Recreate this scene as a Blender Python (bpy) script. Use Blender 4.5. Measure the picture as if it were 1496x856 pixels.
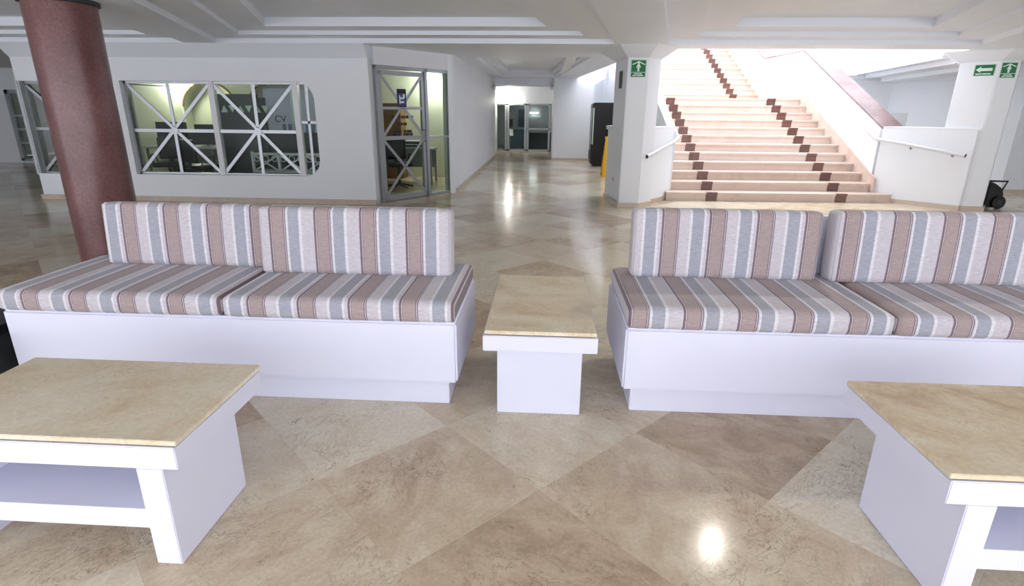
import bpy, bmesh, math, random
from mathutils import Vector, Matrix, geometry
random.seed(7)
scene = bpy.context.scene
col = scene.collection
for o in list(bpy.data.objects):
    bpy.data.objects.remove(o)

# ------------------------------------------------------------------ camera, world, lights, exposure
W_PX, F_PX = 1496.0, 816.288
cam_d = bpy.data.cameras.new('camera')
cam_d.sensor_width = 36.0
cam_d.lens = F_PX / W_PX * 36.0
cam_d.clip_end = 200
cam = bpy.data.objects.new('camera', cam_d)
col.objects.link(cam)
def unit(a): return Vector(a).normalized()
_f2 = F_PX
_dn = unit((725-748, 2910-428, _f2))
_Y = unit((798-748, 160-428, _f2))
_Z = -_dn
_X = _Y.cross(_Z)
if _X.x < 0: _X = -_X
right = Vector((_X.x, _Y.x, _Z.x)); down = Vector((_X.y, _Y.y, _Z.y)); fwd = Vector((_X.z, _Y.z, _Z.z))
m = Matrix((( right.x, -down.x, -fwd.x, 0), (right.y, -down.y, -fwd.y, 0), (right.z, -down.z, -fwd.z, 1.5), (0, 0, 0, 1)))
cam.matrix_world = m
scene.camera = cam

w = bpy.data.worlds.new('world'); scene.world = w; w.use_nodes = True
w.node_tree.nodes['Background'].inputs[0].default_value = (0.90, 0.92, 1.0, 1)
w.node_tree.nodes['Background'].inputs[1].default_value = 3.05

def area(name, loc, size, power, color=(1, 1, 1), rot=(0, 0, 0)):
    d = bpy.data.lights.new(name, 'AREA'); d.shape = 'RECTANGLE'; d.size, d.size_y = size; d.energy = power; d.color = color
    o = bpy.data.objects.new(name, d); o.location = loc; o.rotation_euler = rot; col.objects.link(o); return o
area('skylight_offscreen', (4.6, 14.6, 6.6), (7.0, 9.5), 235, (1.0, 0.96, 0.97))

vs = scene.view_settings
vs.view_transform = 'Standard'; vs.look = 'None'; vs.gamma = 1.0; vs.use_curve_mapping = False
vs.exposure = 0.45

# ------------------------------------------------------------------ materials
MATS = {}
def lin(c):
    return tuple(((v/255)/12.92 if v/255 <= 0.04045 else ((v/255+0.055)/1.055)**2.4) for v in c) + (1,)
def nmat(name):
    mt = bpy.data.materials.new(name); mt.use_nodes = True
    nt = mt.node_tree; return mt, nt, nt.nodes['Principled BSDF']
def N(nt, typ, **kw):
    n = nt.nodes.new(typ)
    for k, v in kw.items(): setattr(n, k, v)
    return n
def paint(name, rgb, rough=0.55, var=0.03, scale=4.0, bump=0.0, metal=0.0, spec=0.4):
    mt, nt, b = nmat(name)
    tc = N(nt, 'ShaderNodeNewGeometry')
    no = N(nt, 'ShaderNodeTexNoise'); no.inputs['Scale'].default_value = scale; no.inputs['Detail'].default_value = 4
    nt.links.new(tc.outputs['Position'], no.inputs['Vector'])
    mx = N(nt, 'ShaderNodeMix', data_type='RGBA')
    c = lin(rgb)
    mx.inputs['A'].default_value = tuple(max(0, v*(1-var*2)) for v in c[:3])+(1,)
    mx.inputs['B'].default_value = tuple(min(1, v*(1+var*2)) for v in c[:3])+(1,)
    nt.links.new(no.outputs['Fac'], mx.inputs['Factor'])
    nt.links.new(mx.outputs['Result'], b.inputs['Base Color'])
    b.inputs['Roughness'].default_value = rough; b.inputs['Metallic'].default_value = metal
    b.inputs['Specular IOR Level'].default_value = spec
    if bump:
        bp = N(nt, 'ShaderNodeBump'); bp.inputs['Strength'].default_value = bump; bp.inputs['Distance'].default_value = 0.01
        n2 = N(nt, 'ShaderNodeTexNoise'); n2.inputs['Scale'].default_value = 60
        nt.links.new(tc.outputs['Position'], n2.inputs['Vector'])
        nt.links.new(n2.outputs['Fac'], bp.inputs['Height']); nt.links.new(bp.outputs['Normal'], b.inputs['Normal'])
    MATS[name] = mt
    return mt
def ramp(nt, stops, interp='LINEAR'):
    r = N(nt, 'ShaderNodeValToRGB'); r.color_ramp.interpolation = interp
    e = r.color_ramp.elements
    while len(e) < len(stops): e.new(0.5)
    for i, (p, c) in enumerate(stops): e[i].position = p; e[i].color = lin(c)
    return r

paint('wall_white', (236, 239, 243), 0.5, 0.015, 1.5)
paint('ceiling_white', (238, 243, 251), 0.5, 0.012, 1.0)
paint('furniture_white', (226, 227, 243), 0.45, 0.012, 3.0, bump=0.05)
paint('cream', (222, 221, 198), 0.6, 0.02, 2.0)
paint('aluminium', (172, 176, 180), 0.35, 0.02, 5.0, metal=0.55)
paint('aluminium_dark', (120, 124, 126), 0.4, 0.02, 5.0, metal=0.5)
paint('rail_white', (222, 222, 226), 0.3, 0.01, 5.0)
paint('black', (14, 14, 17), 0.35, 0.1, 5.0)
paint('dark_navy', (24, 24, 38), 0.5, 0.1, 3.0)
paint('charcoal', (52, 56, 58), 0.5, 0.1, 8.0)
paint('yellow', (232, 178, 30), 0.5, 0.04, 8.0)
paint('sign_green', (16, 112, 66), 0.45, 0.03, 20.0)
paint('sign_white', (222, 240, 228), 0.5, 0.01, 20.0)
paint('sign_frame', (200, 214, 200), 0.5, 0.01, 20.0)
paint('paper_lilac', (214, 212, 238), 0.7, 0.05, 6.0)
paint('brown_wood', (128, 92, 60), 0.5, 0.08, 6.0)
paint('grey_metal', (150, 152, 152), 0.4, 0.05, 6.0, metal=0.3)
paint('blue_grey', (108, 128, 146), 0.5, 0.08, 3.0)
paint('sticker_purple', (80, 70, 150), 0.5, 0.1, 20.0)

def emit(name, rgb, s):
    mt, nt, b = nmat(name); b.inputs['Emission Color'].default_value = lin(rgb); b.inputs['Emission Strength'].default_value = s
    b.inputs['Base Color'].default_value = (0.8, 0.8, 0.8, 1); MATS[name] = mt
emit('lamp', (255, 246, 228), 70)
emit('tube_lit', (246, 250, 255), 12)
emit('spot_lit', (255, 250, 238), 160)

def glass(name, tint, gloss=0.003, fres=0.10):
    mt, nt, b = nmat(name)
    out = nt.nodes['Material Output']; nt.nodes.remove(b)
    t = N(nt, 'ShaderNodeBsdfTransparent'); t.inputs[0].default_value = lin(tint)
    g = N(nt, 'ShaderNodeBsdfGlossy'); g.inputs['Roughness'].default_value = 0.03
    lw = N(nt, 'ShaderNodeLayerWeight'); lw.inputs['Blend'].default_value = 0.25
    mm = N(nt, 'ShaderNodeMath', operation='MULTIPLY_ADD'); mm.inputs[1].default_value = fres; mm.inputs[2].default_value = gloss
    nt.links.new(lw.outputs['Fresnel'], mm.inputs[0])
    mx = N(nt, 'ShaderNodeMixShader')
    nt.links.new(mm.outputs[0], mx.inputs[0]); nt.links.new(t.outputs[0], mx.inputs[1]); nt.links.new(g.outputs[0], mx.inputs[2])
    nt.links.new(mx.outputs[0], out.inputs[0]); MATS[name] = mt
glass('glass', (238, 244, 240))
glass('glass_green', (186, 196, 180), 0.16, 0.4)

TS, TX, TY = 0.660, 0.012, 1.950        # floor tile side, one known joint crossing
def marble(name, cells, stops, rough, vein=(120, 96, 74), gloss=0.5, scale=1.0, con=0.95, off=-0.18, rvw=0.5, nsc=2.6, vr=(0.54, 0.68), vs_=0.75, pits=0.0, stretch=2.4):
    mt, nt, b = nmat(name)
    g = N(nt, 'ShaderNodeNewGeometry')
    L = nt.links.new
    if cells:
        mp = N(nt, 'ShaderNodeMapping'); mp.vector_type = 'TEXTURE'
        mp.inputs['Location'].default_value = (TX, TY, 0); mp.inputs['Rotation'].default_value = (0, 0, math.radians(45)); mp.inputs['Scale'].default_value = (TS, TS, 1)
        L(g.outputs['Position'], mp.inputs['Vector'])
        fl = N(nt, 'ShaderNodeVectorMath', operation='FLOOR'); L(mp.outputs[0], fl.inputs[0])
        mz = N(nt, 'ShaderNodeVectorMath', operation='MULTIPLY'); mz.inputs[1].default_value = (1, 1, 0); L(fl.outputs[0], mz.inputs[0])
        wn = N(nt, 'ShaderNodeTexWhiteNoise', noise_dimensions='3D'); L(mz.outputs[0], wn.inputs['Vector'])
        rc, rv = wn.outputs['Color'], wn.outputs['Value']
    else:
        oi = N(nt, 'ShaderNodeObjectInfo')
        wn = N(nt, 'ShaderNodeTexWhiteNoise', noise_dimensions='1D'); L(oi.outputs['Random'], wn.inputs['W'])
        rc, rv = wn.outputs['Color'], oi.outputs['Random']
    sc = N(nt, 'ShaderNodeVectorMath', operation='SCALE'); sc.inputs['Scale'].default_value = 40; L(rc, sc.inputs[0])
    ad = N(nt, 'ShaderNodeVectorMath', operation='ADD'); L(g.outputs['Position'], ad.inputs[0]); L(sc.outputs[0], ad.inputs[1])
    rot = N(nt, 'ShaderNodeVectorRotate', rotation_type='Z_AXIS'); L(ad.outputs[0], rot.inputs['Vector'])
    an = N(nt, 'ShaderNodeMath', operation='MULTIPLY'); an.inputs[1].default_value = 6.28; L(rv, an.inputs[0]); L(an.outputs[0], rot.inputs['Angle'])
    st = N(nt, 'ShaderNodeVectorMath', operation='MULTIPLY'); st.inputs[1].default_value = (1.0*scale, stretch*scale, 1.0*scale); L(rot.outputs[0], st.inputs[0])
    n1 = N(nt, 'ShaderNodeTexNoise'); n1.inputs['Scale'].default_value = nsc; n1.inputs['Detail'].default_value = 9; n1.inputs['Roughness'].default_value = 0.62; n1.inputs['Distortion'].default_value = 0.6
    L(st.outputs[0], n1.inputs['Vector'])
    mixv = N(nt, 'ShaderNodeMath', operation='MULTIPLY_ADD'); mixv.inputs[1].default_value = rvw; L(rv, mixv.inputs[0])
    sub = N(nt, 'ShaderNodeMath', operation='MULTIPLY_ADD'); sub.inputs[1].default_value = con; sub.inputs[2].default_value = off; L(n1.outputs['Fac'], sub.inputs[0]); L(sub.outputs[0], mixv.inputs[2])
    r = ramp(nt, stops); L(mixv.outputs[0], r.inputs[0])
    # fine pits and wandering veins
    n2 = N(nt, 'ShaderNodeTexNoise'); n2.inputs['Scale'].default_value = 5.5; n2.inputs['Detail'].default_value = 8; n2.inputs['Roughness'].default_value = 0.7; n2.inputs['Distortion'].default_value = 1.6
    L(st.outputs[0], n2.inputs['Vector'])
    a1 = N(nt, 'ShaderNodeMath', operation='SUBTRACT'); a1.inputs[1].default_value = 0.5; L(n2.outputs['Fac'], a1.inputs[0])
    a2 = N(nt, 'ShaderNodeMath', operation='ABSOLUTE'); L(a1.outputs[0], a2.inputs[0])
    mr = N(nt, 'ShaderNodeMapRange'); mr.inputs['From Min'].default_value = 0.0; mr.inputs['From Max'].default_value = 0.012; mr.inputs['To Min'].default_value = 1.0; mr.inputs['To Max'].default_value = 0.0; L(a2.outputs[0], mr.inputs['Value'])
    n3 = N(nt, 'ShaderNodeTexNoise'); n3.inputs['Scale'].default_value = 1.9; n3.inputs['Detail'].default_value = 3; L(ad.outputs[0], n3.inputs['Vector'])
    mr3 = N(nt, 'ShaderNodeMapRange'); mr3.inputs['From Min'].default_value = vr[0]; mr3.inputs['From Max'].default_value = vr[1]; L(n3.outputs['Fac'], mr3.inputs['Value'])
    mu = N(nt, 'ShaderNodeMath', operation='MULTIPLY'); L(mr.outputs[0], mu.inputs[0]); L(mr3.outputs[0], mu.inputs[1])
    mu2 = N(nt, 'ShaderNodeMath', operation='MULTIPLY'); mu2.inputs[1].default_value = vs_; L(mu.outputs[0], mu2.inputs[0])
    mx = N(nt, 'ShaderNodeMix', data_type='RGBA'); L(mu2.outputs[0], mx.inputs['Factor']); L(r.outputs[0], mx.inputs['A']); mx.inputs['B'].default_value = lin(vein)
    last = mx.outputs['Result']
    if pits:
        n5 = N(nt, 'ShaderNodeTexNoise'); n5.inputs['Scale'].default_value = 16; n5.inputs['Detail'].default_value = 6; n5.inputs['Roughness'].default_value = 0.75; n5.inputs['Distortion'].default_value = 0.8; L(st.outputs[0], n5.inputs['Vector'])
        m5 = N(nt, 'ShaderNodeMapRange'); m5.inputs['From Min'].default_value = 0.60; m5.inputs['From Max'].default_value = 0.67; L(n5.outputs['Fac'], m5.inputs['Value'])
        n6 = N(nt, 'ShaderNodeTexNoise'); n6.inputs['Scale'].default_value = 3.1; n6.inputs['Detail'].default_value = 2; L(ad.outputs[0], n6.inputs['Vector'])
        m6 = N(nt, 'ShaderNodeMapRange'); m6.inputs['From Min'].default_value = 0.45; m6.inputs['From Max'].default_value = 0.66; m6.inputs['To Max'].default_value = pits; L(n6.outputs['Fac'], m6.inputs['Value'])
        k5 = N(nt, 'ShaderNodeMath', operation='MULTIPLY'); L(m5.outputs[0], k5.inputs[0]); L(m6.outputs[0], k5.inputs[1])
        mx5 = N(nt, 'ShaderNodeMix', data_type='RGBA'); L(k5.outputs[0], mx5.inputs['Factor']); L(last, mx5.inputs['A']); mx5.inputs['B'].default_value = lin(vein); last = mx5.outputs['Result']
    n4 = N(nt, 'ShaderNodeTexNoise'); n4.inputs['Scale'].default_value = 70; n4.inputs['Detail'].default_value = 3; L(ad.outputs[0], n4.inputs['Vector'])
    mr4 = N(nt, 'ShaderNodeMapRange'); mr4.inputs['From Min'].default_value = 0.3; mr4.inputs['From Max'].default_value = 0.7; mr4.inputs['To Min'].default_value = 0.90; mr4.inputs['To Max'].default_value = 1.06; L(n4.outputs['Fac'], mr4.inputs['Value'])
    hs = N(nt, 'ShaderNodeVectorMath', operation='SCALE'); L(last, hs.inputs[0]); L(mr4.outputs[0], hs.inputs['Scale'])
    L(hs.outputs[0], b.inputs['Base Color'])
    b.inputs['Roughness'].default_value = rough; b.inputs['Specular IOR Level'].default_value = gloss
    MATS[name] = mt
marble('floor_marble', True, [(0.0, (168, 147, 123)), (0.28, (197, 177, 153)), (0.5, (214, 200, 175)), (0.72, (222, 212, 191)), (1.0, (227, 222, 207))], 0.15, gloss=0.22, con=1.0, off=-0.32, rvw=0.62, nsc=4.2, vr=(0.47, 0.60), vs_=0.8, pits=0.75, stretch=1.5, vein=(108, 88, 68))
marble('table_marble', False, [(0.0, (196, 168, 134)), (0.3, (222, 204, 172)), (0.6, (232, 220, 194)), (1.0, (238, 230, 210))], 0.28, vein=(160, 132, 100), scale=1.0, con=1.9, off=-0.60, rvw=0.2, nsc=3.4, vr=(0.48, 0.62), vs_=0.45, pits=0.35, stretch=1.6)
marble('stair_marble', False, [(0.0, (190, 164, 148)), (0.5, (214, 194, 180)), (1.0, (224, 209, 198))], 0.35, vein=(190, 160, 140), scale=0.7)
marble('skirt_marble', False, [(0.0, (184, 164, 144)), (0.5, (206, 190, 172)), (1.0, (214, 203, 188))], 0.3, scale=0.8)
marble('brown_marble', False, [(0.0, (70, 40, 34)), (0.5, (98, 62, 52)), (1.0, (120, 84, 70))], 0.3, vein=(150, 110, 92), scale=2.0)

def granite(name, stops, scale, rough):
    mt, nt, b = nmat(name); g = N(nt, 'ShaderNodeNewGeometry'); L = nt.links.new
    n1 = N(nt, 'ShaderNodeTexNoise'); n1.inputs['Scale'].default_value = scale; n1.inputs['Detail'].default_value = 6; n1.inputs['Roughness'].default_value = 0.8
    n2 = N(nt, 'ShaderNodeTexNoise'); n2.inputs['Scale'].default_value = 3.0; n2.inputs['Detail'].default_value = 3
    L(g.outputs['Position'], n1.inputs['Vector']); L(g.outputs['Position'], n2.inputs['Vector'])
    ma = N(nt, 'ShaderNodeMath', operation='MULTIPLY_ADD'); ma.inputs[1].default_value = 0.35; L(n2.outputs['Fac'], ma.inputs[0])
    mb = N(nt, 'ShaderNodeMath', operation='MULTIPLY'); mb.inputs[1].default_value = 0.65; L(n1.outputs['Fac'], mb.inputs[0]); L(mb.outputs[0], ma.inputs[2])
    r = ramp(nt, stops); L(ma.outputs[0], r.inputs[0]); L(r.outputs[0], b.inputs['Base Color'])
    b.inputs['Roughness'].default_value = rough; MATS[name] = mt
granite('granite', [(0.34, (86, 54, 53)), (0.48, (114, 74, 73)), (0.56, (126, 86, 85)), (0.68, (144, 104, 103))], 45, 0.28)
granite('coping_granite', [(0.36, (90, 68, 66)), (0.5, (124, 101, 99)), (0.66, (148, 126, 124))], 50, 0.3)

def fabric(name, turned=False):
    mt, nt, b = nmat(name); L = nt.links.new
    tc = N(nt, 'ShaderNodeTexCoord')
    sx = N(nt, 'ShaderNodeSeparateXYZ'); L(tc.outputs['Object'], sx.inputs[0])
    # slight waver of the woven stripes
    dv = N(nt, 'ShaderNodeMath', operation='DIVIDE'); dv.inputs[1].default_value = 0.258; L(sx.outputs['X'], dv.inputs[0])
    fr = N(nt, 'ShaderNodeMath', operation='FRACT'); L(dv.outputs[0], fr.inputs[0])
    brown, dark, pale, white, grey = (172, 155, 153), (130, 112, 118), (204, 198, 204), (222, 220, 224), (168, 169, 180)
    st = [(0.0, dark), (0.022, pale), (0.036, dark), (0.05, brown), (0.29, dark), (0.312, pale), (0.328, dark), (0.345, pale)]
    if turned: st += [(0.36, white), (0.40, grey), (0.64, white), (0.70, pale), (0.975, dark)]
    else: st += [(0.57, white), (0.62, grey), (0.86, white), (0.91, pale), (0.975, dark)]
    r = ramp(nt, st, 'CONSTANT'); L(fr.outputs[0], r.inputs[0])
    sc = N(nt, 'ShaderNodeVectorMath', operation='MULTIPLY'); sc.inputs[1].default_value = (40, 420, 420); L(tc.outputs['Object'], sc.inputs[0])
    n1 = N(nt, 'ShaderNodeTexNoise'); n1.inputs['Scale'].default_value = 1.0; n1.inputs['Detail'].default_value = 2; L(sc.outputs[0], n1.inputs['Vector'])
    mr = N(nt, 'ShaderNodeMapRange'); mr.inputs['From Min'].default_value = 0.25; mr.inputs['From Max'].default_value = 0.75; mr.inputs['To Min'].default_value = 0.78; mr.inputs['To Max'].default_value = 1.14; L(n1.outputs['Fac'], mr.inputs['Value'])
    vs_ = N(nt, 'ShaderNodeVectorMath', operation='SCALE'); L(r.outputs[0], vs_.inputs[0]); L(mr.outputs[0], vs_.inputs['Scale'])
    L(vs_.outputs[0], b.inputs['Base Color'])
    bp = N(nt, 'ShaderNodeBump'); bp.inputs['Strength'].default_value = 0.25; bp.inputs['Distance'].default_value = 0.002
    L(n1.outputs['Fac'], bp.inputs['Height']); L(bp.outputs['Normal'], b.inputs['Normal'])
    b.inputs['Roughness'].default_value = 0.9; b.inputs['Specular IOR Level'].default_value = 0.15
    b.inputs['Sheen Weight'].default_value = 0.2
    MATS[name] = mt
fabric('stripe_fabric'); fabric('stripe_fabric_turned', True)

# ------------------------------------------------------------------ mesh helpers (all coordinates are world coordinates)
ORG = {}
def tag(o, label=None, cat=None, group=None, kind=None):
    if label: o['label'] = label
    if cat: o['category'] = cat
    if group: o['group'] = group
    if kind: o['kind'] = kind
    return o
def empty(name, loc, label=None, cat=None, group=None, kind=None):
    o = bpy.data.objects.new(name, None); o.empty_display_size = 0.1; o.location = loc; col.objects.link(o); ORG[o.name] = Vector(loc)
    return tag(o, label, cat, group, kind)
class G:
    """collects faces"""
    def __init__(s): s.v = []; s.f = []
    def add(s, vs, fs):
        k = len(s.v); s.v += [tuple(p) for p in vs]; s.f += [tuple(i+k for i in f) for f in fs]; return s
    def box(s, x0, x1, y0, y1, z0, z1, T=None):
        vs = [(x, y, z) for z in (z0, z1) for x, y in ((x0, y0), (x1, y0), (x1, y1), (x0, y1))]
        if T: vs = [T(p) for p in vs]
        return s.add(vs, [(3, 2, 1, 0), (4, 5, 6, 7), (0, 1, 5, 4), (1, 2, 6, 5), (2, 3, 7, 6), (3, 0, 4, 7)])
    def prism(s, poly, z0, z1, poly2=None):
        n = len(poly); p2 = poly2 or poly
        vs = [(x, y, z0) for x, y in poly] + [(x, y, z1) for x, y in p2]
        fs = [tuple(range(n-1, -1, -1)), tuple(range(n, 2*n))] + [(i, (i+1) % n, n+(i+1) % n, n+i) for i in range(n)]
        return s.add(vs, fs)
    def sweep(s, poly, a, b, T):
        """poly in (u,v) swept along w from a to b; T maps (w,u,v) to world"""
        n = len(poly)
        vs = [T((a, u, v)) for u, v in poly] + [T((b, u, v)) for u, v in poly]
        fs = [tuple(range(n)), tuple(range(2*n-1, n-1, -1))] + [(i, n+i, n+(i+1) % n, (i+1) % n) for i in range(n)]
        return s.add(vs, fs)
    def tube(s, pts, r, seg=10, closed=False):
        pts = [Vector(p) for p in pts]; n = len(pts); rings = []
        up0 = None
        for i, p in enumerate(pts):
            a = pts[i-1] if (i > 0 or closed) else p
            b = pts[(i+1) % n] if (i < n-1 or closed) else p
            d = (b-a).normalized()
            ref = Vector((0, 0, 1)) if abs(d.z) < 0.95 else Vector((1, 0, 0))
            u = d.cross(ref).normalized()
            if up0 is not None and up0.dot(u) < 0: u = -u
            up0 = u
            v = d.cross(u)
            rings.append([p + (u*math.cos(2*math.pi*k/seg)+v*math.sin(2*math.pi*k/seg))*r for k in range(seg)])
        vs = [q for rg in rings for q in rg]; fs = []
        for i in range(n if closed else n-1):
            j = (i+1) % n
            for k in range(seg):
                fs.append((i*seg+k, j*seg+k, j*seg+(k+1) % seg, i*seg+(k+1) % seg))
        if not closed:
            fs.append(tuple(range(seg-1, -1, -1))); fs.append(tuple((n-1)*seg+k for k in range(seg)))
        return s.add(vs, fs)
    def bar(s, a, b, wdt, thk, nrm):
        """flat bar from a to b, width wdt in plane, thickness thk along nrm"""
        a, b, nrm = Vector(a), Vector(b), Vector(nrm).normalized()
        d = (b-a).normalized(); u = d.cross(nrm).normalized()*wdt/2; t = nrm*thk/2
        vs = [a-u-t, a+u-t, a+u+t, a-u+t, b-u-t, b+u-t, b+u+t, b-u+t]
        return s.add(vs, [(0, 1, 2, 3), (7, 6, 5, 4), (0, 4, 5, 1), (1, 5, 6, 2), (2, 6, 7, 3), (3, 7, 4, 0)])
    def lathe(s, prof, cx, cy, seg=24):
        n = len(prof)
        vs = [(cx+r*math.cos(2*math.pi*k/seg), cy+r*math.sin(2*math.pi*k/seg), z) for r, z in prof for k in range(seg)]
        fs = [(i*seg+k, i*seg+(k+1) % seg, (i+1)*seg+(k+1) % seg, (i+1)*seg+k) for i in range(n-1) for k in range(seg)]
        fs.append(tuple(range(seg-1, -1, -1))); fs.append(tuple((n-1)*seg+k for k in range(seg)))
        return s.add(vs, fs)
    def rbox(s, c, size, r, n=(20, 10, 6), bulge=(0, 0, 0), T=None):
        """rounded, slightly puffed box"""
        hx, hy, hz = [v/2 for v in size]
        bm = bmesh.new(); seen = {}
        def vert(p):
            k = tuple(round(q, 5) for q in p)
            if k not in seen: seen[k] = bm.verts.new(p)
            return seen[k]
        def ax(nn): return [math.copysign(abs(t)**0.75, t) for t in [(-1+2*i/nn) for i in range(nn+1)]]
        A = [ax(v) for v in n]
        for d in range(3):
            e, f = [(1, 2), (2, 0), (0, 1)][d]
            for sg in (-1, 1):
                for i in range(n[e]):
                    for j in range(n[f]):
                        q = []
                        for (ii, jj) in ((i, j), (i+1, j), (i+1, j+1), (i, j+1)):
                            p = [0, 0, 0]; p[d] = sg; p[e] = A[e][ii]; p[f] = A[f][jj]; q.append(vert(p))
                        if sg < 0: q.reverse()
                        bm.faces.new(q)
        h = (hx, hy, hz); vs = []
        bm.verts.index_update()
        for v in bm.verts:
            p = Vector((v.co.x*hx, v.co.y*hy, v.co.z*hz))
            inner = Vector([max(-(h[i]-r), min(h[i]-r, p[i])) for i in range(3)])
            dlt = p-inner
            if dlt.length > 1e-6: p = inner+dlt.normalized()*r
            for i in range(3):
                e, f = [(1, 2), (2, 0), (0, 1)][i]
                if bulge[i] and abs(v.co[i]) > 0.999:
                    p[i] += math.copysign(bulge[i]*(1-v.co[e]**2)**0.5*(1-v.co[f]**2)**0.5, v.co[i])
            p = p + Vector(c)
            vs.append(tuple(T(p)) if T else tuple(p))
        fs = [[v.index for v in f.verts] for f in bm.faces]; bm.free()
        return s.add(vs, fs)
def build(name, g, mat, parent=None, origin=None, smooth=False, bevel=0, seg=2, recalc=True, **tags):
    vs = [Vector(p) for p in g.v]
    if origin is None:
        xs = [p.x for p in vs]; ys = [p.y for p in vs]; zs = [p.z for p in vs]
        origin = Vector(((min(xs)+max(xs))/2, (min(ys)+max(ys))/2, min(zs)))
    else: origin = Vector(origin)
    me = bpy.data.meshes.new(name)
    me.from_pydata([tuple(p-origin) for p in vs], [], g.f)
    if recalc or bevel:
        bm = bmesh.new(); bm.from_mesh(me); bmesh.ops.recalc_face_normals(bm, faces=bm.faces)
        if bevel: bmesh.ops.bevel(bm, geom=list(bm.edges), offset=bevel, segments=seg, affect='EDGES', clamp_overlap=True)
        bm.to_mesh(me); bm.free()
    if smooth:
        for p in me.polygons: p.use_smooth = True
        if smooth != 'all':
            try: me.set_sharp_from_angle(angle=math.radians(40))
            except Exception: pass
    me.materials.append(MATS[mat])
    o = bpy.data.objects.new(name, me); col.objects.link(o)
    ORG[o.name] = origin
    if parent is not None:
        o.parent = parent; o.location = origin-ORG[parent.name]
    else: o.location = origin
    tag(o, **tags)
    return o
def inset(poly, d):
    """inset a convex counter-clockwise polygon"""
    n = len(poly); out = []
    for i in range(n):
        p0, p1, p2 = Vector(poly[i-1]), Vector(poly[i]), Vector(poly[(i+1) % n])
        d1 = (p1-p0).normalized(); d2 = (p2-p1).normalized()
        n1 = Vector((-d1.y, d1.x)); n2 = Vector((-d2.y, d2.x))
        a = p1+n1*d; b = p1+n2*d
        den = d1.x*d2.y-d1.y*d2.x
        if abs(den) < 1e-6: out.append(tuple(a)); continue
        t = ((b.x-a.x)*d2.y-(b.y-a.y)*d2.x)/den
        out.append(tuple(a+d1*t))
    return out

# ------------------------------------------------------------------ floor with diagonal marble tiles
FX0, FX1, FY0, FY1 = -16.2, 13.2, -3.6, 25.0
floor = tag(build('floor', G().box(FX0, FX1, FY0, FY1, -0.16, -0.012), 'skirt_marble'), 'polished beige marble floor of diagonally laid square tiles', None, None, 'structure')
tile_me = None
half = TS/math.sqrt(2)
cells = []
for i in range(-60, 61):
    for j in range(-60, 61):
        u, v = (i+0.5)*TS, (j+0.5)*TS
        c45 = math.cos(math.radians(45))
        x, y = TX+(u-v)*c45, TY+(u+v)*c45
        if FX0+half < x < FX1-half and FY0+half < y < FY1-half: cells.append((x, y))
fdir = fwd
def in_view(x, y):
    p = Vector((x, y, 0))-Vector((0, 0, 1.5))
    zc = p.dot(fwd)
    if zc < 0.3: return False
    px, py = 748+F_PX*p.dot(right)/zc, 428+F_PX*p.dot(down)/zc
    return -90 < px < 1590 and 0 < py < 1000
seen_c = sorted([c for c in cells if in_view(*c)], key=lambda c: c[0]**2+c[1]**2)
near = set(seen_c[:290])
tg = G(); hw = TS/2-0.0001; ch = 0.0004
def rp(u, v): return ((u-v)*math.cos(math.pi/4), (u+v)*math.cos(math.pi/4))
base = [rp(-hw, -hw), rp(hw, -hw), rp(hw, hw), rp(-hw, hw)]
topp = [rp(-hw+ch, -hw+ch), rp(hw-ch, -hw+ch), rp(hw-ch, hw-ch), rp(-hw+ch, hw-ch)]
def tile_geo(g, x, y):
    vs = [(x+a, y+b, -0.013) for a, b in base]+[(x+a, y+b, -ch) for a, b in base]+[(x+a, y+b, 0) for a, b in topp]
    fs = [(8, 9, 10, 11)]
    for k in range(4):
        l = (k+1) % 4
        fs += [(k, l, 4+l, 4+k), (4+k, 4+l, 8+l, 8+k)]
    g.add(vs, fs)
tile_geo(tg, 0, 0)
proto = None; rest = G()
for c in cells:
    if c in near:
        if proto is None:
            proto = build('floor_tile', tg, 'floor_marble', floor, origin=(0, 0, 0)); o = proto
        else:
            o = proto.copy(); col.objects.link(o)
        o.location = Vector((c[0], c[1], 0))-ORG[floor.name]
    elif -12 < c[0]: tile_geo(rest, *c)
    else: tile_geo(rest, *c)
tag(build('floor_tiling', rest, 'floor_marble', floor), kind='stuff')

# ------------------------------------------------------------------ ceiling with stepped coffers
ZC = 2.40
def lerp2(p, q, t): return (p[0]+(q[0]-p[0])*t, p[1]+(q[1]-p[1])*t)
NEARY = 1.2
def at_y(p, q, y): return lerp2(p, q, (y-p[1])/(q[1]-p[1]))
mid = [at_y((-4.99, 9.0), (-3.79, 5.54), NEARY), at_y((1.0, 9.0), (0.35, 5.39), NEARY), (0.96, 8.78), (-4.92, 8.78)]
rgt = [at_y((1.72, 8.8), (0.98, 5.4), NEARY), (3.2, NEARY), (5.98, 8.78), (1.72, 8.78)]
lft = [(-9.9, NEARY), at_y((-5.56, 9.2), (-4.42, 5.93), NEARY), (-5.43, 8.78), (-8.3, 8.76), (-9.9, 8.1)]
cor = [(-1.32, 11.0), (0.78, 11.0), (0.30, 17.6), (-1.32, 17.6)]
void = [(1.85, 9.42), (6.25, 9.38), (7.43, 15.2), (8.0, 19.6), (0.80, 19.6), (0.95, 17.2), (1.36, 12.2), (1.74, 10.4)]
holes = [mid, rgt, lft, cor, void]
outer = [(FX0, FY0), (FX1, FY0), (FX1, FY1), (FX0, FY1)]
polys = [[Vector((x, y, 0)) for x, y in p] for p in [outer]+holes]
flatp = [v for p in polys for v in p]
tris = geometry.tessellate_polygon(polys)
g = G().add([(v.x, v.y, ZC) for v in flatp], [tuple(t) for t in tris])
ceil = tag(build('ceiling', g, 'ceiling_white', recalc=False), 'white plaster ceiling with deep stepped coffers', None, None, 'structure')
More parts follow.
